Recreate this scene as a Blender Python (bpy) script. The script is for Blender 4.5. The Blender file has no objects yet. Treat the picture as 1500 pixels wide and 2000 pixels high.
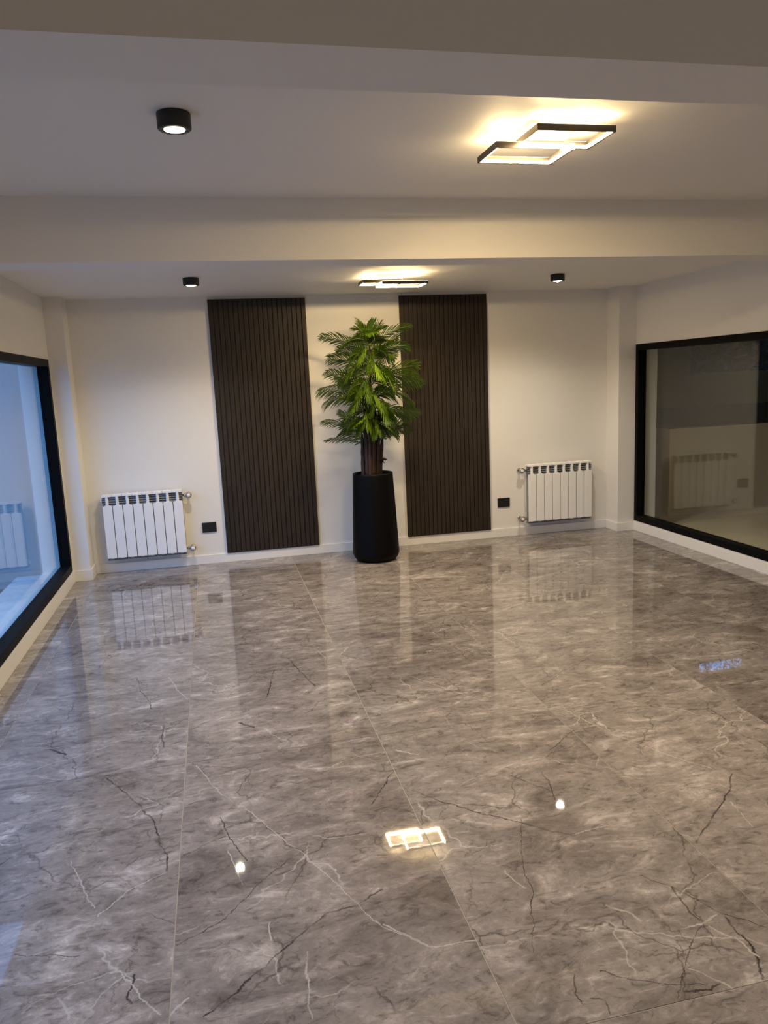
import bpy, bmesh, math, random
from mathutils import Vector, Matrix
S = bpy.context.scene
C = S.collection
rnd = random.Random(7)

# ------------------------------------------------------------------ camera
F, YAW, PIT, ROL = 1488.67, 0.2140348, 0.17087435, -0.04468129
cy, sy, cp, sp, cr, sr = (math.cos(YAW), math.sin(YAW), math.cos(PIT), math.sin(PIT), math.cos(ROL), math.sin(ROL))
B_ = Matrix(((1,0,0),(0,0,-1),(0,1,0)))
M_ = Matrix(((cr,-sr,0),(sr,cr,0),(0,0,1))) @ Matrix(((1,0,0),(0,cp,-sp),(0,sp,cp))) @ B_ @ Matrix(((cy,-sy,0),(sy,cy,0),(0,0,1)))
EYE = Vector((0, 0, 1.5))
cam = bpy.data.objects.new('camera', bpy.data.cameras.new('camera'))
C.objects.link(cam)
rot = Matrix((M_[0], -M_[1], -M_[2])).transposed()
cam.matrix_world = Matrix.Translation(EYE) @ rot.to_4x4()
cam.data.sensor_fit = 'VERTICAL'; cam.data.sensor_height = 36.0; cam.data.lens = F / 2000 * 36
cam.data.clip_start = 0.05
S.camera = cam
def ray(u, v): return M_.transposed() @ Vector(((u-750)/F, (v-1000)/F, 1))
def at_y(u, v, y): r = ray(u, v); return EYE + r * (y / r.y)
def at_z(u, v, z): r = ray(u, v); return EYE + r * ((z-1.5) / r.z)

# ------------------------------------------------------------------ world, exposure
SKY = (0.14, 0.37, 0.90); SKY_STRENGTH = 3.5
LAMP_WARM = (1.0, 0.72, 0.36); LAMP_POWER = 640.0
SPOT_WARM = (1.0, 0.90, 0.74); SPOT_W = 60.0
w = bpy.data.worlds.new('dusk_sky'); S.world = w; w.use_nodes = True
bg = w.node_tree.nodes['Background']; bg.inputs[0].default_value = (*SKY, 1); bg.inputs[1].default_value = SKY_STRENGTH
S.view_settings.view_transform = 'Standard'; S.view_settings.look = 'None'
S.view_settings.exposure = 0.22; S.view_settings.gamma = 1.0; S.view_settings.use_curve_mapping = False

# ------------------------------------------------------------------ room sizes (metres)
XL, XR = -1.20, 3.82          # side walls
YB, YF = 6.645, -2.6          # far wall, wall behind the camera
ZF, ZN = 2.24, 2.375          # ceiling beyond / before the far beam
BZ = 2.09                     # underside of both beams
B1, B2 = (1.455, 1.66), (3.82, 4.05)
WL = dict(y0=1.1, y1=6.385, z0=0.10, z1=1.77)
WR = dict(y0=1.1, y1=6.435, z0=0.092, z1=1.722)

# ------------------------------------------------------------------ materials
def N(nt, t, **k):
    n = nt.nodes.new(t)
    for a, b in k.items(): setattr(n, a, b)
    return n
def mat(name, col, rough=0.5, metal=0.0, spec=0.5, noise=0.0, nscale=8.0, bump=0.0, bscale=60.0, coat=0.0, trans=0.0):
    m = bpy.data.materials.new(name); m.use_nodes = True; nt = m.node_tree; p = nt.nodes['Principled BSDF']
    p.inputs['Base Color'].default_value = (*col, 1); p.inputs['Roughness'].default_value = rough
    p.inputs['Metallic'].default_value = metal; p.inputs['Specular IOR Level'].default_value = spec
    p.inputs['Coat Weight'].default_value = coat
    tc = N(nt, 'ShaderNodeTexCoord')
    if noise:
        t = N(nt, 'ShaderNodeTexNoise'); t.inputs['Scale'].default_value = nscale; t.inputs['Detail'].default_value = 5
        r = N(nt, 'ShaderNodeMapRange'); r.inputs['To Min'].default_value = 1-noise; r.inputs['To Max'].default_value = 1+noise
        x = N(nt, 'ShaderNodeMix', data_type='RGBA', blend_type='MULTIPLY'); x.inputs[0].default_value = 1; x.inputs[6].default_value = (*col, 1)
        nt.links.new(tc.outputs['Object'], t.inputs['Vector']); nt.links.new(t.outputs['Fac'], r.inputs['Value'])
        nt.links.new(r.outputs['Result'], x.inputs[7]); nt.links.new(x.outputs[2], p.inputs['Base Color'])
    if bump:
        t = N(nt, 'ShaderNodeTexNoise'); t.inputs['Scale'].default_value = bscale; t.inputs['Detail'].default_value = 4
        b = N(nt, 'ShaderNodeBump'); b.inputs['Strength'].default_value = bump; b.inputs['Distance'].default_value = 0.002
        nt.links.new(tc.outputs['Object'], t.inputs['Vector']); nt.links.new(t.outputs['Fac'], b.inputs['Height']); nt.links.new(b.outputs[0], p.inputs['Normal'])
    return m
def emit(name, col, s):
    m = bpy.data.materials.new(name); m.use_nodes = True; nt = m.node_tree
    nt.nodes.remove(nt.nodes['Principled BSDF'])
    e = N(nt, 'ShaderNodeEmission'); e.inputs[0].default_value = (*col, 1); e.inputs[1].default_value = s
    nt.links.new(e.outputs[0], nt.nodes['Material Output'].inputs[0])
    return m
m_wall = mat('wall_paint', (0.80, 0.785, 0.75), 0.6, noise=0.02, nscale=2, bump=0.08, bscale=90)
m_ceil = mat('ceiling_paint', (0.80, 0.785, 0.76), 0.65, noise=0.015, nscale=2)
m_base = mat('baseboard_white', (0.82, 0.81, 0.78), 0.35, noise=0.01)
m_frame = mat('black_aluminium', (0.003, 0.003, 0.0035), 0.5, spec=0.08, noise=0.05)
m_black = mat('black_plastic', (0.010, 0.010, 0.011), 0.4, noise=0.05)
m_dl = mat('downlight_black', (0.008, 0.008, 0.008), 0.45, noise=0.05)
m_rad = mat('radiator_enamel', (0.88, 0.88, 0.87), 0.3, noise=0.01)
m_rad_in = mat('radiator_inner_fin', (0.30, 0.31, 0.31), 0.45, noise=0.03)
m_chrome = mat('chrome', (0.55, 0.52, 0.48), 0.16, metal=1.0, noise=0.03)
m_white_pl = mat('white_plastic', (0.85, 0.84, 0.81), 0.35, noise=0.01)
m_pot = mat('pot_black', (0.0012, 0.0012, 0.0016), 0.5, spec=0.13, noise=0.1)
m_soil = mat('dark_soil', (0.02, 0.014, 0.01), 0.9, noise=0.4, nscale=60, bump=0.5, bscale=120)
m_trunk = mat('trunk_brown', (0.026, 0.009, 0.006), 0.55, noise=0.5, nscale=25, bump=0.4, bscale=60)
m_rach = mat('leaf_rib_green', (0.10, 0.13, 0.03), 0.5, noise=0.2)
m_lampm = mat('lamp_metal_dark', (0.05, 0.042, 0.036), 0.35, metal=0.6, noise=0.05)
m_lampw = mat('lamp_canopy_white', (0.78, 0.74, 0.66), 0.4, noise=0.02)
m_led = emit('led_glow', LAMP_WARM, 45.0)
m_led_in = emit('led_strip', LAMP_WARM, LAMP_POWER)
m_lens = emit('downlight_lens', (1.0, 0.90, 0.68), 4.0)
m_core = emit('downlight_core', (1.0, 0.90, 0.70), 120.0)
m_grout = mat('grout', (0.36, 0.335, 0.30), 0.7, noise=0.05, nscale=30)
m_yard = mat('yard_plaster', (0.40, 0.41, 0.41), 0.8, noise=0.04, nscale=1.5)
m_paving = mat('yard_paving', (0.72, 0.72, 0.70), 0.6, noise=0.08, nscale=5)
m_ground = mat('yard_ground', (0.10, 0.10, 0.095), 0.9, noise=0.2, nscale=4)
m_patio = mat('patio_plaster', (0.78, 0.71, 0.58), 0.8, noise=0.05, nscale=2)
m_patio_dark = mat('terrace_bitumen', (0.045, 0.043, 0.038), 0.9, noise=0.2, nscale=3)
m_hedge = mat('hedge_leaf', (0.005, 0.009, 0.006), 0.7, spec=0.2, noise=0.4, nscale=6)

def wood_mat():
    m = bpy.data.materials.new('dark_wood_slat'); m.use_nodes = True; nt = m.node_tree; p = nt.nodes['Principled BSDF']
    tc = N(nt, 'ShaderNodeTexCoord'); mp = N(nt, 'ShaderNodeMapping'); mp.inputs['Scale'].default_value = (60, 60, 1.6)
    oi = N(nt, 'ShaderNodeObjectInfo'); ad = N(nt, 'ShaderNodeVectorMath', operation='ADD')
    t = N(nt, 'ShaderNodeTexNoise'); t.inputs['Scale'].default_value = 1.6; t.inputs['Detail'].default_value = 6
    r = N(nt, 'ShaderNodeValToRGB'); e = r.color_ramp.elements
    e[0].position = 0.3; e[0].color = (0.020, 0.0145, 0.011, 1); e[1].position = 0.75; e[1].color = (0.038, 0.028, 0.021, 1)
    nt.links.new(tc.outputs['Object'], ad.inputs[0]); nt.links.new(oi.outputs['Location'], ad.inputs[1])
    nt.links.new(ad.outputs[0], mp.inputs['Vector']); nt.links.new(mp.outputs[0], t.inputs['Vector'])
    nt.links.new(t.outputs['Fac'], r.inputs['Fac']); nt.links.new(r.outputs['Color'], p.inputs['Base Color'])
    p.inputs['Roughness'].default_value = 0.5; p.inputs['Specular IOR Level'].default_value = 0.3
    b = N(nt, 'ShaderNodeBump'); b.inputs['Strength'].default_value = 0.15; b.inputs['Distance'].default_value = 0.001
    nt.links.new(t.outputs['Fac'], b.inputs['Height']); nt.links.new(b.outputs[0], p.inputs['Normal'])
    return m
m_wood = wood_mat()
m_woodback = mat('dark_wood_backing', (0.012, 0.009, 0.007), 0.6, noise=0.1)

def glass_mat():
    m = bpy.data.materials.new('window_glass'); m.use_nodes = True; nt = m.node_tree
    nt.nodes.remove(nt.nodes['Principled BSDF'])
    g = N(nt, 'ShaderNodeNewGeometry'); d = N(nt, 'ShaderNodeVectorMath', operation='DOT_PRODUCT')
    a = N(nt, 'ShaderNodeMath', operation='ABSOLUTE'); s = N(nt, 'ShaderNodeMath', operation='SUBTRACT'); s.inputs[0].default_value = 1
    pw = N(nt, 'ShaderNodeMath', operation='POWER'); pw.inputs[1].default_value = 5
    ml = N(nt, 'ShaderNodeMath', operation='MULTIPLY_ADD'); ml.inputs[1].default_value = 0.95; ml.inputs[2].default_value = 0.05
    tr = N(nt, 'ShaderNodeBsdfTransparent'); tr.inputs[0].default_value = (0.94, 0.96, 0.95, 1)
    gl = N(nt, 'ShaderNodeBsdfGlossy'); gl.inputs['Roughness'].default_value = 0.0
    mx = N(nt, 'ShaderNodeMixShader'); L = nt.links.new
    L(g.outputs['Normal'], d.inputs[0]); L(g.outputs['Incoming'], d.inputs[1]); L(d.outputs['Value'], a.inputs[0]); L(a.outputs[0], s.inputs[1])
    L(s.outputs[0], pw.inputs[0]); L(pw.outputs[0], ml.inputs[0]); L(ml.outputs[0], mx.inputs[0]); L(tr.outputs[0], mx.inputs[1]); L(gl.outputs[0], mx.inputs[2])
    L(mx.outputs[0], nt.nodes['Material Output'].inputs[0])
    return m
m_glass = glass_mat()

def leaf_mat():
    m = bpy.data.materials.new('palm_leaf'); m.use_nodes = True; nt = m.node_tree; p = nt.nodes['Principled BSDF']; L = nt.links.new
    oi = N(nt, 'ShaderNodeObjectInfo'); r = N(nt, 'ShaderNodeValToRGB'); e = r.color_ramp.elements
    e[0].color = (0.007, 0.032, 0.004, 1); e[1].color = (0.125, 0.220, 0.010, 1)
    tc = N(nt, 'ShaderNodeTexCoord'); t = N(nt, 'ShaderNodeTexNoise'); t.inputs['Scale'].default_value = 14
    ad = N(nt, 'ShaderNodeMath', operation='MULTIPLY_ADD'); ad.inputs[1].default_value = 0.5
    L(tc.outputs['Object'], t.inputs['Vector']); L(t.outputs['Fac'], ad.inputs[0])
    sb = N(nt, 'ShaderNodeMath', operation='MULTIPLY'); sb.inputs[1].default_value = 0.6
    L(oi.outputs['Random'], sb.inputs[0]); L(sb.outputs[0], ad.inputs[2]); L(ad.outputs[0], r.inputs['Fac']); L(r.outputs[0], p.inputs['Base Color'])
    p.inputs['Roughness'].default_value = 0.33
    tl = N(nt, 'ShaderNodeBsdfTranslucent'); mx = N(nt, 'ShaderNodeMixShader'); mx.inputs[0].default_value = 0.1
    L(r.outputs[0], tl.inputs[0]); L(p.outputs[0], mx.inputs[1]); L(tl.outputs[0], mx.inputs[2]); L(mx.outputs[0], nt.nodes['Material Output'].inputs[0])
    return m
m_leaf = leaf_mat()

# veins traced on the floor: (polyline of photo pixels on the floor, half width m, dark or light)
VEINS = [
 ([(385,1495),(412,1530),(428,1547),(490,1588),(555,1642),(600,1672),(690,1757),(728,1800),(845,1853)], .0017, 1),
 ([(398,1985),(470,1930),(545,1860),(640,1782),(695,1770),(745,1735)], .0026, 0),
 ([(345,1847),(440,1795),(500,1732),(560,1680),(600,1657)], .0016, 0),
 ([(208,1520),(265,1565),(300,1605),(312,1640),(327,1675),(326,1702)], .0030, 0),
 ([(326,1702),(250,1740),(190,1790)], .0016, 1),
 ([(447,1660),(460,1700),(475,1727)], .0016, 1), ([(430,1596),(450,1640),(483,1680)], .0018, 0), ([(360,1670),(400,1650),(440,1634)], .0020, 0),
 ([(806,1543),(850,1562),(940,1588),(990,1600),(1060,1618),(1115,1632)], .0022, 0), ([(1115,1632),(1150,1622),(1195,1612)], .0014, 1),
 ([(1000,1515),(1075,1545)], .0018, 0), ([(1057,1508),(1075,1532),(1084,1562)], .0026, 0),
 ([(1428,1512),(1425,1545),(1400,1585),(1360,1645)], .0026, 0), ([(1428,1565),(1470,1615)], .0014, 1),
 ([(1310,1730),(1345,1780),(1370,1800)], .0030, 0), ([(1250,1710),(1310,1730),(1400,1780),(1500,1810)], .0015, 0),
 ([(1330,1815),(1375,1805),(1400,1787)], .0026, 1), ([(1385,1810),(1440,1835),(1480,1868)], .0022, 1),
 ([(1415,1790),(1470,1850),(1492,1915)], .0030, 0), ([(1370,1810),(1340,1870),(1325,1950)], .0014, 0),
 ([(1170,1895),(1240,1915),(1300,1922),(1380,1925)], .0016, 0), ([(1338,1938),(1390,1935),(1405,1923)], .0034, 0),
 ([(1345,1890),(1400,1915),(1435,1930)], .0024, 1), ([(1153,1950),(1180,1955),(1190,1980)], .0026, 0), ([(1120,1900),(1125,1940),(1133,1962)], .0018, 0),
 ([(985,1700),(1025,1735)], .0022, 1), ([(1185,1768),(1230,1785),(1250,1798)], .0040, 1), ([(1018,1600),(1020,1690),(1040,1740),(1042,1860)], .0013, 0),
 ([(750,1805),(840,1850),(935,1838)], .0022, 1), ([(800,1320),(880,1348),(960,1375),(1050,1390)], .0018, 1),
 ([(1100,1385),(1190,1430),(1290,1470),(1388,1500)], .0020, 1), ([(1060,1340),(1100,1310),(1150,1285)], .0022, 0), ([(1075,1465),(1120,1425)], .0018, 0),
 ([(600,1860),(600,1910),(608,1990)], .0022, 1), ([(527,1800),(527,1835)], .0026, 1), ([(262,1905),(250,1945),(257,1960)], .0030, 0),
 ([(232,1895),(260,1930),(310,1985)], .0022, 1), ([(40,1980),(110,1935),(220,1897)], .0020, 1), ([(115,1950),(135,1990)], .0034, 1),
 ([(333,1985),(365,1950)], .0030, 1), ([(30,1865),(100,1867),(150,1870)], .0014, 0), ([(138,1683),(160,1730),(184,1775)], .0022, 1),
 ([(320,1415),(316,1440),(320,1460)], .0030, 0), ([(268,1325),(275,1350),(293,1370),(295,1385)], .0028, 0), ([(100,1464),(128,1474)], .0050, 0), ([(470,1412),(495,1420)], .0060, 0),
 ([(562,1285),(590,1315),(615,1340)], .0028, 0), ([(520,1365),(535,1310)], .0030, 0), ([(290,1515),(362,1508)], .0014, 1), ([(640,1500),(690,1480),(755,1468)], .0016, 1),
 ([(775,1465),(815,1474)], .0040, 1), ([(725,1570),(770,1505)], .0020, 0), ([(330,1322),(350,1350),(365,1365)], .0022, 1),
]
VSEG = []
for pl, hw, kind in VEINS:
    q = [at_z(u, v, 0) for u, v in pl]
    VSEG += [(a, b, hw, kind) for a, b in zip(q, q[1:])]
def vein_group():
    grp = bpy.data.node_groups.new('vein_segment', 'ShaderNodeTree')
    for n_, t_ in (('P', 'NodeSocketVector'), ('A', 'NodeSocketVector'), ('AB', 'NodeSocketVector'), ('InvLen2', 'NodeSocketFloat'), ('InvW', 'NodeSocketFloat'), ('Acc', 'NodeSocketFloat')):
        grp.interface.new_socket(n_, in_out='INPUT', socket_type=t_)
    grp.interface.new_socket('Mask', in_out='OUTPUT', socket_type='NodeSocketFloat')
    gi = N(grp, 'NodeGroupInput'); go = N(grp, 'NodeGroupOutput'); GL = grp.links.new
    pa = N(grp, 'ShaderNodeVectorMath', operation='SUBTRACT'); GL(gi.outputs['P'], pa.inputs[0]); GL(gi.outputs['A'], pa.inputs[1])
    dt = N(grp, 'ShaderNodeVectorMath', operation='DOT_PRODUCT'); GL(pa.outputs[0], dt.inputs[0]); GL(gi.outputs['AB'], dt.inputs[1])
    tt = N(grp, 'ShaderNodeMath', operation='MULTIPLY', use_clamp=True); GL(dt.outputs['Value'], tt.inputs[0]); GL(gi.outputs['InvLen2'], tt.inputs[1])
    sc = N(grp, 'ShaderNodeVectorMath', operation='SCALE'); GL(gi.outputs['AB'], sc.inputs[0]); GL(tt.outputs[0], sc.inputs['Scale'])
    ds = N(grp, 'ShaderNodeVectorMath', operation='DISTANCE'); GL(pa.outputs[0], ds.inputs[0]); GL(sc.outputs[0], ds.inputs[1])
    mm = N(grp, 'ShaderNodeMath', operation='MULTIPLY'); GL(ds.outputs['Value'], mm.inputs[0]); GL(gi.outputs['InvW'], mm.inputs[1])
    iv = N(grp, 'ShaderNodeMath', operation='SUBTRACT', use_clamp=True); iv.inputs[0].default_value = 1.6; GL(mm.outputs[0], iv.inputs[1])
    mxm = N(grp, 'ShaderNodeMath', operation='MAXIMUM'); GL(iv.outputs[0], mxm.inputs[0]); GL(gi.outputs['Acc'], mxm.inputs[1]); GL(mxm.outputs[0], go.inputs[0])
    return grp
GRP = vein_group()
def marble_mat(tx0, tx1, ty0, ty1):
    m = bpy.data.materials.new('polished_grey_marble'); m.use_nodes = True; nt = m.node_tree; p = nt.nodes['Principled BSDF']; L = nt.links.new
    g = N(nt, 'ShaderNodeNewGeometry'); pos = g.outputs['Position']
    def noise(vec, sc, det=6, rough=0.6, dist=0.0):
        t = N(nt, 'ShaderNodeTexNoise'); t.inputs['Scale'].default_value = sc; t.inputs['Detail'].default_value = det
        t.inputs['Roughness'].default_value = rough; t.inputs['Distortion'].default_value = dist; L(vec, t.inputs['Vector']); return t
    def mapping(vec, sc, rz=0.0):
        a = N(nt, 'ShaderNodeMapping'); a.inputs['Scale'].default_value = sc; a.inputs['Rotation'].default_value = (0, 0, rz); L(vec, a.inputs['Vector']); return a.outputs[0]
    def ramp(v, stops):
        r = N(nt, 'ShaderNodeValToRGB'); e = r.color_ramp.elements
        while len(e) < len(stops): e.new(0.5)
        for i, (q, c) in enumerate(stops): e[i].position = q; e[i].color = (*c, 1) if len(c) == 3 else c
        L(v, r.inputs['Fac']); return r.outputs['Color']
    def mixc(f, a, b, mode='MIX'):
        x = N(nt, 'ShaderNodeMix', data_type='RGBA', blend_type=mode)
        if isinstance(f, float): x.inputs[0].default_value = f
        else: L(f, x.inputs[0])
        for s_, v in ((6, a), (7, b)):
            if isinstance(v, tuple): x.inputs[s_].default_value = (*v, 1)
            else: L(v, x.inputs[s_])
        return x.outputs[2]
    # every tile shows its own piece of stone
    oi = N(nt, 'ShaderNodeObjectInfo'); off = N(nt, 'ShaderNodeVectorMath', operation='MULTIPLY_ADD')
    cmb = N(nt, 'ShaderNodeCombineXYZ'); L(oi.outputs['Random'], cmb.inputs[0]); L(oi.outputs['Random'], cmb.inputs[2])
    off.inputs[1].default_value = (9.0, 5.0, 23.0); L(cmb.outputs[0], off.inputs[0]); L(pos, off.inputs[2])
    P = off.outputs[0]
    streak = mapping(P, (1.6, 3.2, 1.0), math.radians(-28))
    n1 = noise(streak, 1.8, 7, 0.66, 1.4); n2 = noise(streak, 7.0, 6, 0.72, 1.6); n3 = noise(P, 1.3, 5, 0.6, 1.0); n4 = noise(P, 34, 5, 0.75, 0.6)
    base = ramp(n1.outputs['Fac'], [(0.32, (0.155, 0.136, 0.128)), (0.47, (0.240, 0.215, 0.205)), (0.56, (0.282, 0.254, 0.243)), (0.68, (0.45, 0.414, 0.400))])
    fine = ramp(n2.outputs['Fac'], [(0.36, (0.50, 0.48, 0.47)), (0.46, (0.92, 0.92, 0.92)), (0.58, (1.0, 1.0, 1.0)), (0.70, (1.62, 1.63, 1.65))])
    col = mixc(0.88, base, fine, 'MULTIPLY')
    patch = ramp(n3.outputs['Fac'], [(0.36, (0.74, 0.71, 0.70)), (0.50, (1, 1, 1)), (0.66, (1.14, 1.13, 1.13))])
    col = mixc(0.9, col, patch, 'MULTIPLY')
    grain = ramp(n4.outputs['Fac'], [(0.35, (0.80, 0.80, 0.80)), (0.65, (1.2, 1.2, 1.2))])
    col = mixc(0.6, col, grain, 'MULTIPLY')
    # fine random cracks
    def crack(scale, rz, width, stretch, lo, hi, colr, amount, wsc):
        wn = noise(P, wsc, 4, 0.6); ad = N(nt, 'ShaderNodeVectorMath', operation='MULTIPLY_ADD'); ad.inputs[1].default_value = (0.22, 0.22, 0.0)
        L(wn.outputs['Color'], ad.inputs[0]); L(P, ad.inputs[2])
        v = N(nt, 'ShaderNodeTexVoronoi', feature='DISTANCE_TO_EDGE'); v.inputs['Scale'].default_value = scale
        v.voronoi_dimensions = '2D'
        L(mapping(ad.outputs[0], (1, stretch, 1), rz), v.inputs['Vector'])
        mk = ramp(v.outputs['Distance'], [(0.0, (1, 1, 1)), (width, (0, 0, 0))])
        gate = ramp(noise(P, 2.6, 3).outputs['Fac'], [(lo, (0, 0, 0)), (hi, (1, 1, 1))])
        f = mixc(1.0, mk, gate, 'MULTIPLY'); mm = N(nt, 'ShaderNodeMath', operation='MULTIPLY'); mm.inputs[1].default_value = amount; L(f, mm.inputs[0])
        return mm.outputs[0], colr
    for f, c_ in (crack(2.4, 0.5, 0.012, 0.8, 0.46, 0.56, (0.05, 0.042, 0.038), 0.7, 5), crack(1.9, -0.6, 0.009, 1.3, 0.48, 0.58, (0.55, 0.53, 0.50), 0.65, 4), crack(5.0, 0.9, 0.016, 0.6, 0.50, 0.62, (0.06, 0.05, 0.045), 0.6, 7)):
        col = mixc(f, col, c_)
    # traced veins
    flat = mapping(pos, (1, 1, 0)); jn = noise(flat, 16, 4, 0.65); js = N(nt, 'ShaderNodeVectorMath', operation='SUBTRACT'); js.inputs[1].default_value = (0.5, 0.5, 0.5); L(jn.outputs['Color'], js.inputs[0])
    ja = N(nt, 'ShaderNodeVectorMath', operation='MULTIPLY_ADD'); ja.inputs[1].default_value = (0.035, 0.035, 0.0); L(js.outputs[0], ja.inputs[0]); L(flat, ja.inputs[2])
    acc = {0: None, 1: None}
    e_ = 0.03
    for a, b, hw, kind in VSEG:
        if max(a.x, b.x) < tx0-e_ or min(a.x, b.x) > tx1+e_ or max(a.y, b.y) < ty0-e_ or min(a.y, b.y) > ty1+e_: continue
        gnode = N(nt, 'ShaderNodeGroup'); gnode.node_tree = GRP; d = b - a
        L(ja.outputs[0], gnode.inputs['P']); gnode.inputs['A'].default_value = (a.x, a.y, 0); gnode.inputs['AB'].default_value = (d.x, d.y, 0)
        gnode.inputs['InvLen2'].default_value = 1 / d.length_squared; gnode.inputs['InvW'].default_value = 1 / (hw*0.85)
        if acc[kind] is not None: L(acc[kind], gnode.inputs['Acc'])
        acc[kind] = gnode.outputs[0]
    fade = ramp(noise(pos, 9, 3).outputs['Fac'], [(0.36, (0.3, 0.3, 0.3)), (0.58, (0.95, 0.95, 0.95))])
    for kind, c_ in ((0, (0.040, 0.032, 0.030)), (1, (0.46, 0.44, 0.415))):
        if acc[kind] is None: continue
        mmx = N(nt, 'ShaderNodeMath', operation='MULTIPLY'); L(acc[kind], mmx.inputs[0]); L(fade, mmx.inputs[1])
        col = mixc(mmx.outputs[0], col, c_)
    L(col, p.inputs['Base Color'])
    p.inputs['Roughness'].default_value = 0.022; p.inputs['IOR'].default_value = 1.56
    b = N(nt, 'ShaderNodeBump'); b.inputs['Strength'].default_value = 0.006; b.inputs['Distance'].default_value = 0.002
    L(noise(pos, 3.5, 2).outputs['Fac'], b.inputs['Height']); L(b.outputs[0], p.inputs['Normal'])
    return m

# ------------------------------------------------------------------ mesh helpers
def add_box(bm, x0, x1, y0, y1, z0, z1, bev=0.0, mi=0):
    vs = [bm.verts.new(v) for v in ((x0,y0,z0),(x1,y0,z0),(x1,y1,z0),(x0,y1,z0),(x0,y0,z1),(x1,y0,z1),(x1,y1,z1),(x0,y1,z1))]
    fs = [bm.faces.new([vs[i] for i in q]) for q in ((3,2,1,0),(4,5,6,7),(0,1,5,4),(1,2,6,5),(2,3,7,6),(3,0,4,7))]
    for f in fs: f.material_index = mi
    if bev: bmesh.ops.bevel(bm, geom=list({e for f in fs for e in f.edges}), offset=bev, segments=2, affect='EDGES', profile=0.6)
def add_lathe(bm, prof, seg=32, ctr=(0,0,0), axis='z', mi=0, cap=True):
    rings = []
    for r, h in prof:
        ring = []
        for k in range(seg):
            a = 2*math.pi*k/seg; p_ = (r*math.cos(a), r*math.sin(a), h)
            if axis == 'y': p_ = (p_[0], -p_[2], p_[1])
            if axis == 'x': p_ = (p_[2], p_[0], p_[1])
            ring.append(bm.verts.new((ctr[0]+p_[0], ctr[1]+p_[1], ctr[2]+p_[2])))
        rings.append(ring)
    for a, b in zip(rings, rings[1:]):
        for k in range(seg):
            f = bm.faces.new((a[k], a[(k+1) % seg], b[(k+1) % seg], b[k])); f.smooth = True; f.material_index = mi
    if cap:
        for ring in (rings[0], rings[-1]):
            f = bm.faces.new(ring); f.material_index = mi
def add_tube(bm, pts, rads, seg=8):
    rings = []
    for i, q in enumerate(pts):
        t = (pts[min(i+1, len(pts)-1)] - pts[max(i-1, 0)]).normalized()
        u = t.cross(Vector((0, 1, 0.13))).normalized(); v = t.cross(u)
        rings.append([bm.verts.new(q + (u*math.cos(2*math.pi*k/seg) + v*math.sin(2*math.pi*k/seg))*rads[i]) for k in range(seg)])
    for a, b in zip(rings, rings[1:]):
        for k in range(seg):
            f = bm.faces.new((a[k], a[(k+1) % seg], b[(k+1) % seg], b[k])); f.smooth = True
    bm.faces.new(rings[0]); bm.faces.new(rings[-1])
def mesh(bm, name, *mats):
    bmesh.ops.recalc_face_normals(bm, faces=bm.faces[:])
    me = bpy.data.meshes.new(name); bm.to_mesh(me); bm.free()
    for m in mats: me.materials.append(m)
    return me
def obj(name, me, parent=None, loc=(0,0,0), rz=0.0):
    o = bpy.data.objects.new(name, me); C.objects.link(o); o.location = loc; o.rotation_euler = (0, 0, rz)
    if parent: o.parent = parent
    return o
def tag(o, label, cat=None, group=None, kind=None):
    o['label'] = label
    if cat: o['category'] = cat
    if group: o['group'] = group
    if kind: o['kind'] = kind
    return o
def box_obj(name, m, boxes, parent=None, bev=0.0, loc=(0,0,0)):
    bm = bmesh.new()
    for b in boxes: add_box(bm, *b, bev)
    return obj(name, mesh(bm, name, m), parent, loc)
def struct(name, m, boxes, label, bev=0.0):
    o = box_obj(name, m, boxes, None, bev); tag(o, label, kind='structure'); return o
def empty(name, loc): return obj(name, None, None, loc)

# ------------------------------------------------------------------ room shell
T = 0.22
floor = struct('floor', m_grout, [(XL-T, XR+T, YF, YB, -0.12, -0.0015)], 'polished grey brown marble tile floor')
TW, TL, GX, GY, GAP = 0.80, 1.585, -1.018, 1.422, 0.0016
tile_meshes = {}
xs = [XL+0.001] + [GX + TW*i for i in range(0, 7) if GX + TW*i < XR-0.02] + [XR-0.001]
ys = [YF+0.001] + [GY + TL*i for i in range(-2, 4) if YF+0.02 < GY + TL*i < YB-0.02] + [YB-0.001]
for i in range(len(xs)-1):
    for j in range(len(ys)-1):
        wx, wy = round(xs[i+1]-xs[i]-2*GAP, 4), round(ys[j+1]-ys[j]-2*GAP, 4)
        if (wx, wy) not in tile_meshes:
            bm = bmesh.new(); add_box(bm, -wx/2, wx/2, -wy/2, wy/2, -0.009, 0, 0.0004)
            tile_meshes[(wx, wy)] = mesh(bm, 'floor_tile', m_grout)
        t_ = obj('tile', tile_meshes[(wx, wy)], floor, ((xs[i]+xs[i+1])/2, (ys[j]+ys[j+1])/2, 0))
        t_.material_slots[0].link = 'OBJECT'; t_.material_slots[0].material = marble_mat(xs[i], xs[i+1], ys[j], ys[j+1])
struct('wall_back', m_wall, [(XL-T, XR+T, YB, YB+T, -0.12, 2.6)], 'off white painted end wall behind the palm and slat panels')
struct('wall_front', m_wall, [(XL-T, XR+T, YF-T, YF, -0.12, 2.6)], 'off white painted wall at the near end of the room')
def side_wall(name, xa, xb, W, label):
    struct(name, m_wall, [(xa, xb, YF, YB, -0.12, W['z0']), (xa, xb, YF, YB, W['z1'], 2.6), (xa, xb, YF, W['y0'], W['z0'], W['z1']), (xa, xb, W['y1'], YB, W['z0'], W['z1'])], label)
side_wall('wall_left', XL-T, XL, WL, 'off white side wall with the window onto the blue lit yard')
side_wall('wall_right', XR, XR+T, WR, 'off white side wall with the dark window')
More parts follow.
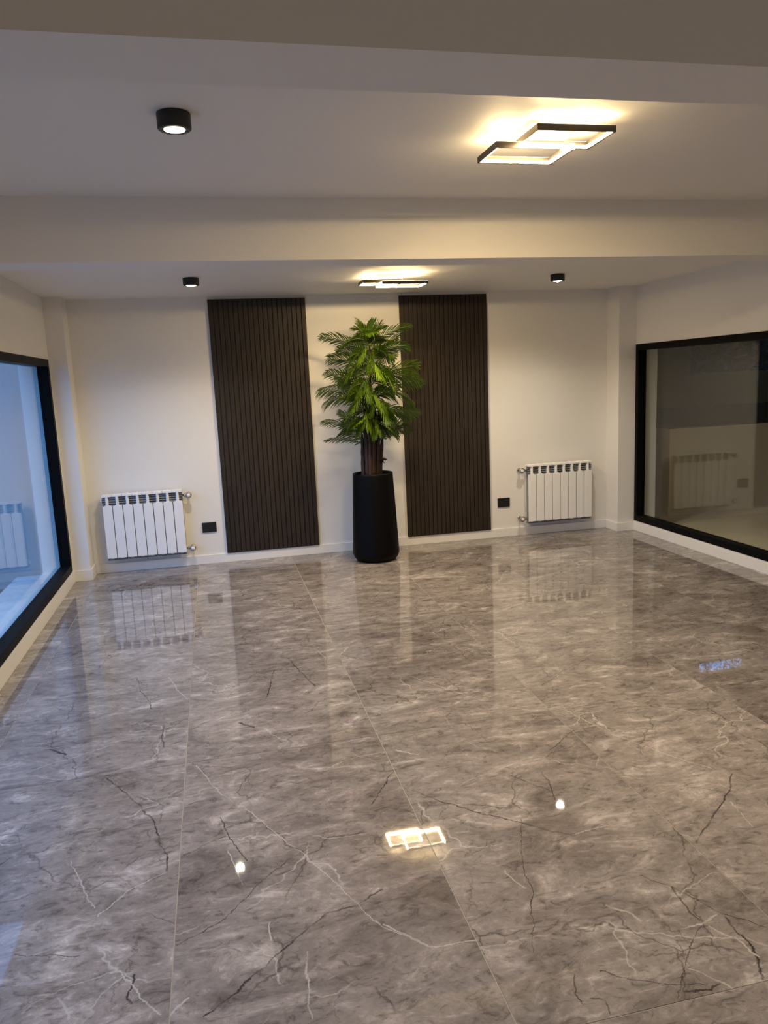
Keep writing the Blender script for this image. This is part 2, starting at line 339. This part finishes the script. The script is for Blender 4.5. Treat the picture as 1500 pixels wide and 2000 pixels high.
struct('ceiling', m_ceil, [(XL, XR, YF, B2[0]+0.05, ZN, ZN+0.2), (XL, XR, B2[1]-0.05, YB, ZF, ZF+0.3)], 'white painted ceiling in two levels')
struct('trim_1', m_ceil, [(XL, XR, B1[0], B1[1], BZ, ZN)], 'white plastered ceiling beam on the side of the larger lamp away from the palm')
struct('trim_2', m_ceil, [(XL, XR, B2[0], B2[1], BZ, ZN)], 'white plastered ceiling beam before the palm bay')
CLX, CRX, CY = XL+0.135, XR-0.175, 6.425
struct('trim_3', m_wall, [(XL, CLX, CY, YB, 0, ZF)], 'white wall pier in the corner beside the radiator and blue window')
struct('trim_4', m_wall, [(CRX, XR, CY, YB, 0, ZF)], 'white wall pier in the corner beside the dark window')
BH, BT = 0.078, 0.012
def bboard(name, boxes, label): struct(name, m_base, boxes, label, 0.002)
bboard('baseboard_back', [(CLX+BT, CRX-BT, YB-BT, YB, 0, BH)], 'white baseboard along the end wall')
bboard('baseboard_left', [(XL, XL+BT, YF, CY-BT, 0, 0.098), (XL, CLX+BT, CY-BT, CY, 0, 0.09), (CLX, CLX+BT, CY, YB, 0, 0.09)], 'white baseboard under the blue window and round the pier')
bboard('baseboard_right', [(XR-BT, XR, YF, CY-BT, 0, 0.082), (CRX-BT, XR, CY-BT, CY, 0, BH), (CRX-BT, CRX, CY, YB, 0, BH)], 'white baseboard under the dark window and round the pier')

def window(name, side, X, W, label):
    root = empty(name, (X, (W['y0']+W['y1'])/2, W['z0'])); tag(root, label, kind='structure')
    ox, oy, oz = root.location
    s = side                               # -1: left wall, outside towards -x
    fw, dep = 0.055, 0.075
    xa, xb = sorted((X - s*0.006, X + s*dep))
    y0, y1, z0, z1 = W['y0'], W['y1'], W['z0'], W['z1']
    def part(nm, m, b, bev=0.002):
        b = (b[0]-ox, b[1]-ox, b[2]-oy, b[3]-oy, b[4]-oz, b[5]-oz); return box_obj(nm, m, [b], root, bev)
    part('frame_rail', m_frame, (xa, xb, y0, y1, z0, z0+fw)); part('frame_rail', m_frame, (xa, xb, y0, y1, z1-fw, z1))
    part('frame_stile', m_frame, (xa, xb, y1-fw, y1, z0+fw, z1-fw)); part('frame_stile', m_frame, (xa, xb, y0, y0+fw, z0+fw, z1-fw))
    gx = X + s*0.052
    g = part('glass_pane', m_glass, (gx-0.003, gx+0.003, y0+fw, y1-fw, z0+fw, z1-fw), 0); g['label'] = 'clear reflecting glass'
window('window_1', -1, XL, WL, 'long black framed window with blue dusk light behind its glass')
window('window_2', 1, XR, WR, 'long black framed window with dark glass mirroring the radiator')

# ------------------------------------------------------------------ outside, left: narrow paved strip, dark ground, pale yard walls under open sky
struct('yard_ground', m_ground, [(-9.0, XL-T, -8, 6.85, -0.30, -0.10)], 'dark ground of the yard outside the blue window')
struct('yard_ledge', m_paving, [(-1.72, XL-T, -2, 6.80, -0.10, 0.0)], 'pale paved ledge outside along the blue window', 0.004)
struct('yard_wall_end', m_yard, [(-9.0, XL-T, 6.82, 7.0, -0.3, 3.2)], 'pale plastered yard wall across the end outside the blue window')
struct('yard_wall_side', m_yard, [(-9.0, -8.8, -8, 6.82, -0.3, 2.2)], 'pale plastered yard wall facing the blue window')
# outside, right: patio, dark terrace, end wall, hedge; roof, slope and side walls added against sky light
struct('patio_floor', m_patio, [(XR+T, 12, -4, 10.6, -0.2, -0.02)], 'pale paved floor of the covered patio outside the dark window')
struct('patio_sky_block_roof', m_patio, [(XR+T, 12, -4, 8.7, 2.6, 2.8)], 'added roof slab keeping sky light off the patio outside the dark window')  # out of view, added to shade the patio from the open sky
bm = bmesh.new()
vs = [bm.verts.new(v) for x in (XR, 16.0) for v in ((x, 8.7, 2.62), (x, 12.7, 4.75), (x, 12.7, 4.95), (x, 8.7, 2.82))]
for f in ((0,1,2,3), (7,6,5,4), (0,4,5,1), (1,5,6,2), (2,6,7,3), (3,7,4,0)): bm.faces.new([vs[i] for i in f])
tag(obj('patio_sky_block_slope', mesh(bm, 'patio_sky_block_slope', m_patio)), 'added sloping slab keeping sky light off the end of the patio', kind='structure')  # unseen opaque slope, added to stop sky light beyond the flat slab
struct('patio_wall_end', m_patio, [(XR+T, 7.15, 10.5, 10.7, -0.2, 3.3), (7.15, 12, 10.5, 10.7, -0.2, 1.39)], 'patio end wall stepping down to a low parapet')
struct('patio_sky_block_walls', m_patio, [(11.8, 12, -4, 10.5, -0.2, 2.6), (XR+T, 12, -4.2, -4, -0.2, 2.6), (XR, XR+T, YB+T, 12.7, -0.2, 4.9), (16, 16.2, 8.7, 12.7, -0.2, 4.9), (12, 16, 8.5, 8.7, -0.2, 2.8), (XR, XR+T, -4.2, YF-T, -0.2, 2.6)], 'added unseen plastered walls closing the patio to sky light')  # unseen walls, added to close gaps where sky light leaked in
ter = struct('patio_terrace', m_patio, [(4.55, 11.8, 7.0, 10.5, -0.02, 0.88)], 'raised patio terrace block with dark top')
tt_ = box_obj('terrace_top', m_patio_dark, [(4.55, 11.8, 7.0, 10.5, 0.88, 0.896)], ter); tt_['label'] = 'dark top surface'
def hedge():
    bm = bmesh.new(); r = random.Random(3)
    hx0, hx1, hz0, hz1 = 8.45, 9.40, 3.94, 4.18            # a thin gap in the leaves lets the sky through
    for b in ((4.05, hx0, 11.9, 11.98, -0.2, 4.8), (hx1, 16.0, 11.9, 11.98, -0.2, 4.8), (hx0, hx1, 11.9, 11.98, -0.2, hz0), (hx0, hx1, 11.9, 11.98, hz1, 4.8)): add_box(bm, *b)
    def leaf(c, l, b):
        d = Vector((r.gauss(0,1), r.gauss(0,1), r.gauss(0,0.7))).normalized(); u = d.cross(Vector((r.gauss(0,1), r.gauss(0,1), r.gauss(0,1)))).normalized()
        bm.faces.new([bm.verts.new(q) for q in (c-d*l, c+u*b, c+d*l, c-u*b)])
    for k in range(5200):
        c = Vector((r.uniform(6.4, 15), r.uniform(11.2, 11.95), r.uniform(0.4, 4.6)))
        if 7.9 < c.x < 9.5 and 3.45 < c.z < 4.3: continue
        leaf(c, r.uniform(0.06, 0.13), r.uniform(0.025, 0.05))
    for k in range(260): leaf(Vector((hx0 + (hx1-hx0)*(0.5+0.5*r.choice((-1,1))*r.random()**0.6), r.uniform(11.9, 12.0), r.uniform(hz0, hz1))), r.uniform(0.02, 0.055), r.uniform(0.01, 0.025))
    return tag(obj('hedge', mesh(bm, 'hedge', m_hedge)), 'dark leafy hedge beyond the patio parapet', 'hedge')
hedge()

# ------------------------------------------------------------------ wall slat panels
def slat_panel(x0, x1, z0, z1, label):
    y = YB; n = 20; dep = 0.024
    root = empty('slat_panel', ((x0+x1)/2, y, z0)); tag(root, label, 'wall panel', 'dark slatted wall panels')
    wdt = x1-x0; h = z1-z0
    box_obj('backing_board', m_woodback, [(-wdt/2, wdt/2, -0.010, -0.0005, 0, h)], root)
    pitch = wdt/n; sw = pitch*0.86
    bm = bmesh.new(); add_box(bm, -sw/2, sw/2, -dep, -0.010, 0.0, h, 0.0025); me = mesh(bm, 'slat', m_wood)
    for k in range(n): obj('slat', me, root, (-wdt/2 + pitch*(k+0.5), 0, 0))
PZ0, PZ1 = 0.080, 2.218
s_ = (YB-0.024)/4.9
slat_panel(0.0245*s_, 0.622*s_, PZ0, PZ1, 'dark brown vertical slat wall panel between the palm and the radiator by the blue window')
slat_panel(1.227*s_, 1.820*s_, PZ0, PZ1, 'dark brown vertical slat wall panel with palm fronds overlapping its edge')

# ------------------------------------------------------------------ radiators
def section_mesh():
    P_, Hh, D_ = 0.0803, 0.555, 0.085      # pitch, height, depth; front is y = -D_
    bm = bmesh.new(); hw = P_/2
    ZP = Hh-0.096
    add_box(bm, -hw+0.0028, hw-0.0028, -D_, -D_+0.012, 0.020, ZP, 0.003)                # front plate
    add_box(bm, -0.0065, 0.0065, -D_+0.001, -D_+0.012, ZP-0.006, Hh-0.018, 0.0015)       # neck
    for s in (-1, 1):                                                                   # rounded shoulders
        arc = [(0.006, ZP-0.004), (hw-0.006, ZP-0.004)] + [(0.006 + 0.028*(1-math.sin(a)), ZP-0.002 + 0.024*(1-math.cos(a))) for a in (0.0, 0.4, 0.8, 1.2, 1.5)]
        f_ = [bm.verts.new((s*x, -D_+0.0012, z)) for x, z in arc]; b_ = [bm.verts.new((s*x, -D_+0.011, z)) for x, z in arc]
        bm.faces.new(f_); bm.faces.new(b_); n_ = len(arc)
        for a in range(n_): bm.faces.new((f_[a], f_[(a+1) % n_], b_[(a+1) % n_], b_[a]))
    add_box(bm, -hw+0.0012, hw-0.0012, -D_+0.002, -0.012, Hh-0.022, Hh-0.004, 0.003)      # sloping cap
    add_box(bm, -0.0025, 0.0025, -D_+0.010, -0.006, Hh-0.008, Hh, 0.001)
    add_box(bm, -0.012, 0.012, -D_+0.012, -0.008, 0.010, Hh-0.022)                        # water way
    add_box(bm, -hw+0.004, hw-0.004, -0.016, -0.006, 0.03, Hh-0.05)                       # rear fin
    return mesh(bm, 'radiator_section', m_rad)
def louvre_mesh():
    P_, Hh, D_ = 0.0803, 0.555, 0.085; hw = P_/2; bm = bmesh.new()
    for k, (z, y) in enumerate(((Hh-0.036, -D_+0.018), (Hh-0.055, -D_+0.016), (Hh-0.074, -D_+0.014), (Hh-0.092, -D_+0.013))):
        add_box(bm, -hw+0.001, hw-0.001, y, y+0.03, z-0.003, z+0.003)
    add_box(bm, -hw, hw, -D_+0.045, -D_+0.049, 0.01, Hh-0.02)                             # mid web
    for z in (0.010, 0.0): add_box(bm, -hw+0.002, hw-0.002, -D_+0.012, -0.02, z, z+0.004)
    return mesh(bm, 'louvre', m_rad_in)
me_sec, me_lou = section_mesh(), louvre_mesh()
def valve_meshes():
    bm = bmesh.new()                        # ring knob seen from the room
    add_lathe(bm, [(0.012, -0.004), (0.024, 0.0), (0.0265, 0.006), (0.0265, 0.020), (0.023, 0.026), (0.0165, 0.027), (0.0155, 0.022)], 24, axis='y'); knob = mesh(bm, 'valve_knob', m_chrome)
    bm = bmesh.new(); add_lathe(bm, [(0.0155, 0.018), (0.0155, 0.027), (0.012, 0.0315), (0.004, 0.033)], 20, axis='y'); cap = mesh(bm, 'valve_cap', m_white_pl)
    bm = bmesh.new(); add_lathe(bm, [(0.011, -0.06), (0.011, -0.002), (0.014, 0.0)], 16, axis='y'); add_lathe(bm, [(0.02, -0.06), (0.02, -0.056), (0.012, -0.052)], 16, axis='y'); pipe = mesh(bm, 'valve_pipe', m_chrome)
    bm = bmesh.new(); add_lathe(bm, [(0.009, 0), (0.009, 0.012), (0.015, 0.013), (0.015, 0.026), (0.010, 0.027), (0.010, 0.045)], 16, axis='x'); union = mesh(bm, 'valve_union', m_chrome)
    return knob, cap, pipe, union
me_kn, me_cp, me_pp, me_un = valve_meshes()
bm = bmesh.new(); add_lathe(bm, [(0.020, 0), (0.020, 0.006), (0.013, 0.008), (0.013, 0.014)], 16, axis='x'); me_plug = mesh(bm, 'end_plug', m_white_pl)
def radiator(xc, z0, vside, label):
    yb = YB - 0.030
    root = empty('radiator', (xc, yb, z0)); tag(root, label, 'radiator', 'white column radiators on the end wall')
    P_ = 0.0803
    for k in range(8):
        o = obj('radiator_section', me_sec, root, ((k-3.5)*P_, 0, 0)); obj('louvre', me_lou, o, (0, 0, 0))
    for z in (0.50, 0.045):
        e = 4*P_
        obj('end_plug', me_plug, root, (-vside*e, -0.042, z), math.pi if vside > 0 else 0.0)
        v = obj('valve', me_un, root, (vside*(e-0.002), -0.042, z), 0.0 if vside > 0 else math.pi)
        a = math.pi if vside < 0 else 0.0
        for nm, me, dy in (('valve_knob', me_kn, 0), ('valve_cap', me_cp, 0), ('valve_pipe', me_pp, 0)):
            c_ = obj(nm, me, v, (0.052, 0, 0), a)
        v['label'] = 'chrome valve with a white centred knob'
    for x in (-0.24, 0.24):
        box_obj('wall_bracket', m_rad, [(-0.01, 0.01, -0.01, 0.030, 0.44, 0.47)], root, loc=(x, 0, 0))
radiator(-0.621, 0.122, 1, 'white eight section radiator beside the blue window, valves towards the slat panel')
radiator(3.117, 0.122, -1, 'white eight section radiator beside the dark window, valves towards the outlet')

# ------------------------------------------------------------------ outlets
def outlet(x, z, label):
    root = empty('wall_outlet', (x, YB, z)); tag(root, label, 'outlet', 'black wall outlet plates')
    box_obj('cover_plate', m_black, [(-0.060, 0.060, -0.011, 0.0, -0.043, 0.043)], root, 0.003)
    box_obj('socket_insert', m_frame, [(-0.042, 0.042, -0.0125, -0.009, -0.030, 0.030)], root, 0.0015)
    box_obj('blank_module', m_black, [(-0.041, -0.001, -0.0140, -0.0120, -0.028, 0.028)], root, 0.001); box_obj('blank_module', m_black, [(0.001, 0.041, -0.0140, -0.0120, -0.028, 0.028)], root, 0.001)
p1, p2 = at_y(409, 1030, YB-0.01), at_y(984, 981.5, YB-0.01)
outlet(p1.x, p1.z, 'black wall outlet plate between the radiator near the blue window and the slat panel')
outlet(p2.x, p2.z, 'black wall outlet plate between the slat panel and the radiator near the dark window')

# ------------------------------------------------------------------ lamps
def lamp_frame(name, root, can, x0, x1, y0, y1, z0, h=0.030, b=0.018, c=0.010):
    ox, oy, oz = root.location
    x0, x1, y0, y1, z0 = x0-ox, x1-ox, y0-oy, y1-oy, z0-oz
    def ring(bm, prof, closed):
        loops = [[bm.verts.new(q) for q in ((x0+u, y0+u, z0+z), (x1-u, y0+u, z0+z), (x1-u, y1-u, z0+z), (x0+u, y1-u, z0+z))] for u, z in prof]
        for a, d in zip(loops, loops[1:] + ([loops[0]] if closed else [])):
            for k in range(4): bm.faces.new((a[k], a[(k+1) % 4], d[(k+1) % 4], d[k]))
    bm = bmesh.new(); ring(bm, [(0, 0), (b-0.014, 0), (b, c), (b, h), (0, h)], True); fr = obj(name, mesh(bm, name, m_lampm), root)
    e = 0.0006                             # light strip on the inner chamfer, faint glow strips on top
    bm = bmesh.new(); ring(bm, [(b-0.009, 0.0025-e), (b-0.001+e, c-0.002)], False); obj('light_strip', mesh(bm, 'light_strip', m_led_in), fr)
    ca, cb = can[0]-ox-0.095, can[0]-ox+0.095
    for yy in (y0, y1-b):
        runs = [(x0+0.003, x1-0.003)]
        if abs(yy + b/2 + oy - can[1]) < 0.075: runs = [(x0+0.003, min(ca, x1-0.003)), (max(cb, x0+0.003), x1-0.003)]
        for xa, xb in runs:
            if xb - xa > 0.01: box_obj('glow_strip', m_led, [(xa, xb, yy+0.003, yy+b-0.003, z0+h, z0+h+0.001)], fr)
def frame_lamp(zc, low, high, can, label):
    x0, x1, y0, y1 = low; u0, u1, v0, v1 = high
    cx, cy_ = (x0+x1+u0+u1)/4, (y0+y1+v0+v1)/4
    root = empty('ceiling_lamp', (cx, cy_, zc)); tag(root, label, 'ceiling lamp', 'double frame ceiling lamps')
    box_obj('canopy', m_lampw, [(can[0]-cx-0.09, can[0]-cx+0.09, can[1]-cy_-0.045, can[1]-cy_+0.045, -0.034, 0.0)], root, 0.002)
    lamp_frame('upper_frame', root, can, u0, u1, v0, v1, zc-0.056, h=0.022)
    lamp_frame('lower_frame', root, can, x0, x1, y0, y1, zc-0.082, h=0.022)
frame_lamp(ZN, (1.055, 1.355, 2.710, 2.910), (1.160, 1.455, 2.595, 2.800), (1.255, 2.735), 'lit double frame ceiling lamp between the two ceiling beams')
frame_lamp(ZF, (1.222, 1.556, 5.350, 5.565), (1.110, 1.395, 5.460, 5.640), (1.310, 5.515), 'lit double frame ceiling lamp in front of the palm')

def downlight_meshes():
    bm = bmesh.new(); R_ = 0.054
    add_lathe(bm, [(R_-0.002, 0), (R_, -0.002), (R_, -0.046), (R_-0.004, -0.050), (0.036, -0.050), (0.0345, -0.047), (0.034, -0.040)], 40, cap=False); body = mesh(bm, 'housing', m_dl)
    bm = bmesh.new(); add_lathe(bm, [(0.0335, -0.045), (0.0335, -0.0505), (0.020, -0.0535), (0.001, -0.055)], 32); lens = mesh(bm, 'lens', m_lens)
    bm = bmesh.new(); add_lathe(bm, [(0.008, -0.0535), (0.008, -0.0555), (0.001, -0.0565)], 28); core = mesh(bm, 'diode', m_core)
    return body, lens, core
me_dl, me_ln, me_core = downlight_meshes()
spot = bpy.data.lights.new('downlight_beam', 'SPOT'); spot.energy = SPOT_W; spot.color = SPOT_WARM; spot.spot_size = math.radians(140); spot.spot_blend = 0.75; spot.shadow_soft_size = 0.028
def downlight(x, y, z, label):
    root = empty('downlight', (x, y, z)); tag(root, label, 'ceiling spotlight', 'black round surface downlights')
    obj('housing', me_dl, root); obj('diode', me_core, obj('lens', me_ln, root))
    l = bpy.data.objects.new('beam', spot); C.objects.link(l); l.parent = root; l.location = (0, 0, -0.060)
q = at_z(341, 254, ZN-0.05); downlight(q.x, q.y, ZN, 'black round downlight on the ceiling between the two beams')
downlight(q.x, -0.75, ZN, 'added unseen black round downlight on the near side of both beams by the blue window'); downlight(2.62, -0.75, ZN, 'added unseen black round downlight on the near side of both beams by the dark window')  # pair behind the camera, added as fill light for the near beam
downlight(2.62, q.y, ZN, 'black round downlight between the beams above the dark window side')
q = at_z(373.5, 558, ZF-0.05); downlight(q.x, q.y, ZF, 'black round downlight above the slat panel and radiator by the blue window')
q = at_z(1089, 549, ZF-0.05); downlight(q.x, q.y, ZF, 'black round downlight before the wall over the radiator by the dark window')

# ------------------------------------------------------------------ plant pot and palm
PX, PY = 1.270, 6.225
pot = empty('plant_pot', (PX, PY, 0)); tag(pot, 'tall black tapered floor planter holding the palm', 'planter')
bm = bmesh.new()
add_lathe(bm, [(0.150, 0.0), (0.165, 0.006), (0.185, 0.030), (0.197, 0.058), (0.198, 0.075), (0.190, 0.25), (0.1795, 0.50), (0.1685, 0.730), (0.167, 0.742), (0.163, 0.744), (0.155, 0.742), (0.153, 0.730), (0.153, 0.66)], 56, cap=False)
bmesh.ops.contextual_create(bm, geom=[e for e in bm.edges if len(e.link_faces) == 1 and e.verts[0].co.z < 0.001])
obj('vessel', mesh(bm, 'vessel', m_pot), pot)
bm = bmesh.new(); add_lathe(bm, [(0.1525, 0.670), (0.1525, 0.690), (0.10, 0.697), (0.01, 0.700)], 40); obj('soil', mesh(bm, 'soil', m_soil), pot)

palm = empty('palm_plant', (PX, PY, 0.70)); tag(palm, 'tall green artificial style palm with layered feathery fronds in black planter', 'plant')
palm['label'] = 'tall green palm with layered feathery fronds standing in the black planter'
O = Vector((PX, PY, 0.70))
def stem(b, t, r0, r1, bow):
    bm = bmesh.new(); pts = []; n = 9
    for k in range(n):
        f = k/(n-1); pts.append(b.lerp(t, f) + Vector((bow[0], bow[1], 0))*math.sin(math.pi*f) - O)
    rr = [r0 + (r1-r0)*k/(n-1) + (0.0025 if k % 2 else 0) for k in range(n)]
    add_tube(bm, pts, rr, 10); return obj('stem', mesh(bm, 'stem', m_trunk), palm, (0, 0, 0))
for (bu, tu, tv, dy0, dy1, r0, r1) in ((711, 707, 850, 0.0, 0.03, .024, .010), (719, 712, 800, -0.05, -0.03, .024, .007), (728, 730, 795, -0.06, -0.03, .025, .007),
                                      (736, 741, 806, -0.03, -0.02, .023, .008), (741, 748, 836, 0.03, 0.05, .022, .009), (725, 722, 676, 0.03, 0.03, .026, .006), (716, 713, 820, 0.06, 0.08, .022, .013), (732, 731, 780, 0.04, 0.05, .024, .009), (723, 721, 826, -0.085, -0.06, .018, .008)):
    a = at_y(bu, 932, PY+dy0); a.z = 0.685; stem(a, at_y(tu, tv, PY+dy1), r0, r1, (0, 0))
def frond(b, tip, arch, llen, droop=0.35, npair=15, twist=0.0, seed=0):
    r = random.Random(seed); mid = (b+tip)/2 + Vector((0, 0, arch)); n = 22
    P2 = lambda t: b*(1-t)**2 + mid*2*t*(1-t) + tip*t*t
    pts = [P2(k/n) - O for k in range(n+1)]
    bm = bmesh.new(); add_tube(bm, pts, [0.0055*(1-0.8*k/n) for k in range(n+1)], 5); rib = mesh(bm, 'frond_rib', m_rach)
    bm = bmesh.new()
    for k in range(npair*2+1):
        i = k//2; s = -1 if k % 2 else 1
        t = 0.08 + 0.92*(i/(npair-0.5)) if k < npair*2 else 1.0
        t = min(t, 1.0); c = P2(t) - O; tg = (P2(min(1, t+.02)) - P2(max(0, t-.02))).normalized()
        side = tg.cross(Vector((0, 0, 1)))
        if side.length < 0.2: side = Vector((1, 0, 0))
        side.normalize(); nrm = side.cross(tg).normalized()
        if twist: side = (Matrix.Rotation(twist, 3, tg) @ side); nrm = (Matrix.Rotation(twist, 3, tg) @ nrm)
        prof = (math.sin(math.pi*min(1, 0.14+0.80*t))**0.7)*1.08
        l = llen*prof*r.uniform(0.88, 1.1)
        fwd = 0.95 + 0.75*t + r.uniform(-0.10, 0.10)
        d = (side*s + tg*fwd + nrm*r.uniform(0.0, 0.25)).normalized() if k < npair*2 else tg
        wd = 0.0064*r.uniform(0.85, 1.15)
        wv = d.cross(nrm).normalized(); dr = Vector((0, 0, -1))
        q0 = c; q1 = c + d*l*0.45 + dr*l*droop*0.12; q2 = c + d*l*0.8 + dr*l*droop*0.42; q3 = c + d*l + dr*l*droop*0.80
        fold = nrm*wd*0.35
        rows = []
        for q_, w_ in ((q0, 0.45), (q1, 1.0), (q2, 0.75)):
            rows.append([bm.verts.new(q_ - wv*wd*w_ + fold*w_), bm.verts.new(q_), bm.verts.new(q_ + wv*wd*w_ + fold*w_)])
        e = bm.verts.new(q3)
        for a_, b_ in zip(rows, rows[1:]):
            bm.faces.new((a_[0], a_[1], b_[1], b_[0])); bm.faces.new((a_[1], a_[2], b_[2], b_[1]))
        bm.faces.new((rows[-1][0], rows[-1][1], e)); bm.faces.new((rows[-1][1], rows[-1][2], e))
    me = bpy.data.meshes.new('frond'); bm.to_mesh(me); bm.free(); me.materials.append(m_leaf)
    o = obj('frond', me, palm); obj('frond_rib', rib, o)
# (base px, tip px, depth of the tip relative to the pot axis, arch, leaflet length, droop)
FR = [((723,668),(716,640), .06,.05,.17,.15,.0), ((723,670),(668,676),-.14,.09,.17,.55,.55), ((721,690),(629,657), .06,.05,.13,.25,.7), ((726,672),(800,637),-.02,.05,.11,.15,-.6),
 ((726,690),(776,660), .14,.03,.13,.2,-.8), ((727,700),(794,676),-.10,.07,.13,.3,-.7), ((720,720),(645,700), .04,.05,.15,.25,.75), ((721,712),(662,684),.14,.05,.13,.2,.7),
 ((727,745),(812,714), .04,.05,.17,.25,-.75), ((727,740),(812,738),-.04,.07,.16,.35,-.7), ((719,765),(640,727),-.08,.06,.14,.3,.65), ((718,775),(626,764), .04,.08,.16,.45,.7),
 ((717,785),(634,788),-.12,.11,.15,.5,.7), ((729,765),(802,782),-.16,.10,.16,.6,-.55), ((729,760),(822,748), .12,.06,.15,.3,-.8), ((720,800),(664,778),-.18,.10,.15,.5,.7),
 ((731,805),(804,812), .06,.07,.15,.4,-.7), ((728,820),(814,802),-.08,.07,.14,.45,-.65), ((714,845),(632,824), .02,.05,.12,.35,.6), ((714,850),(664,806), .10,.03,.13,.3,.8),
 ((712,860),(666,846),-.10,.05,.12,.4,.7), ((711,868),(636,860), .05,.05,.085,.4,.5), ((740,862),(792,824), .06,.04,.14,.25,-.8), ((742,858),(800,840), .14,.06,.12,.35,-.7),
 ((724,842),(700,826),-.22,.09,.13,.5,.6), ((732,846),(760,836),-.22,.08,.13,.5,-.6), ((725,760),(690,800),-.20,.13,.14,.6,.6), ((727,730),(768,755),-.18,.11,.15,.55,-.6),
 ((721,725),(676,742),-.18,.11,.15,.55,.6), ((728,790),(756,822),-.20,.12,.14,.6,-.6), ((720,808),(676,820),-.14,.08,.13,.5,.7), ((724,695),(764,708),-.16,.10,.14,.5,-.6), ((722,695),(682,714),-.16,.10,.14,.5,.6),
 ((726,770),(776,758),.24,.08,.15,.4,-.9), ((718,775),(668,752),.24,.08,.15,.4,.9), ((728,715),(770,698),.22,.07,.14,.3,-.9), ((720,745),(662,742),.2,.07,.15,.4,.9), ((730,825),(772,838),.16,.07,.13,.4,-.9), ((716,825),(672,836),.16,.07,.12,.4,.9), ((733,838),(776,852),-.08,.07,.11,.45,-.7),
 ((723,676),(752,664),-.12,.06,.13,.3,-.5), ((722,678),(694,660),-.06,.05,.13,.3,.5), ((725,706),(752,688),-.14,.07,.14,.3,-.9), ((721,708),(688,694),-.14,.07,.14,.3,.9), ((726,730),(764,732),-.16,.08,.14,.4,-.9), ((720,735),(682,726),-.16,.08,.14,.4,.9),
 ((726,752),(762,742),-.18,.08,.14,.4,-1.0), ((720,758),(684,762),-.18,.08,.14,.4,1.0), ((727,778),(766,772),-.18,.08,.14,.4,-1.0), ((719,782),(682,774),-.18,.08,.14,.4,1.0), ((728,800),(766,806),-.18,.08,.13,.4,-1.0), ((718,806),(682,800),-.18,.08,.13,.4,1.0),
 ((730,824),(770,818),-.16,.07,.13,.4,-.9), ((716,828),(682,834),-.16,.07,.12,.4,.9), ((722,668),(700,644),.02,.05,.14,.2,.4), ((725,668),(742,642),.0,.05,.14,.2,-.4), ((724,670),(728,650),-.10,.07,.15,.3,.2), ((722,746),(700,772),-.20,.10,.14,.5,.7), ((726,772),(746,800),-.20,.10,.14,.5,-.7), ((724,712),(742,736),-.20,.10,.14,.5,-.7), ((722,682),(704,704),-.18,.09,.13,.5,.7), ((722,806),(706,836),-.18,.09,.12,.5,.7), ((728,822),(744,846),-.18,.08,.12,.5,-.7),
 ((722,746),(718,780),-.20,.10,.12,.5,-1.1), ((726,772),(728,806),-.20,.10,.12,.5,1.1), ((722,800),(719,836),-.18,.09,.12,.5,-1.1), ((729,818),(734,850),-.18,.08,.11,.5,1.1), ((722,690),(726,724),-.18,.09,.12,.5,1.1), ((716,822),(700,848),-.16,.07,.11,.5,.8), ((735,826),(756,848),-.16,.07,.11,.5,-.8)]
for k, (bq, tq, dy, ar, ll, dr, tw) in enumerate(FR):
    b = at_y(*bq, PY + 0.02); frond(b, at_y(*tq, PY+dy), ar, ll, dr, twist=tw, seed=k+1)
bm = bmesh.new()
for k in range(9):
    a = rnd.uniform(0, 6.28); d = Vector((math.cos(a)*0.6+0.5, -0.3, math.sin(a))).normalized(); c = at_y(749, 899, PY-0.02) - O
    add_tube(bm, [c - Vector((0.03, 0, 0)), c + d*0.018, c + d*0.03], [0.004, 0.004, 0.001], 5)
obj('offshoot', mesh(bm, 'offshoot', m_trunk), palm)
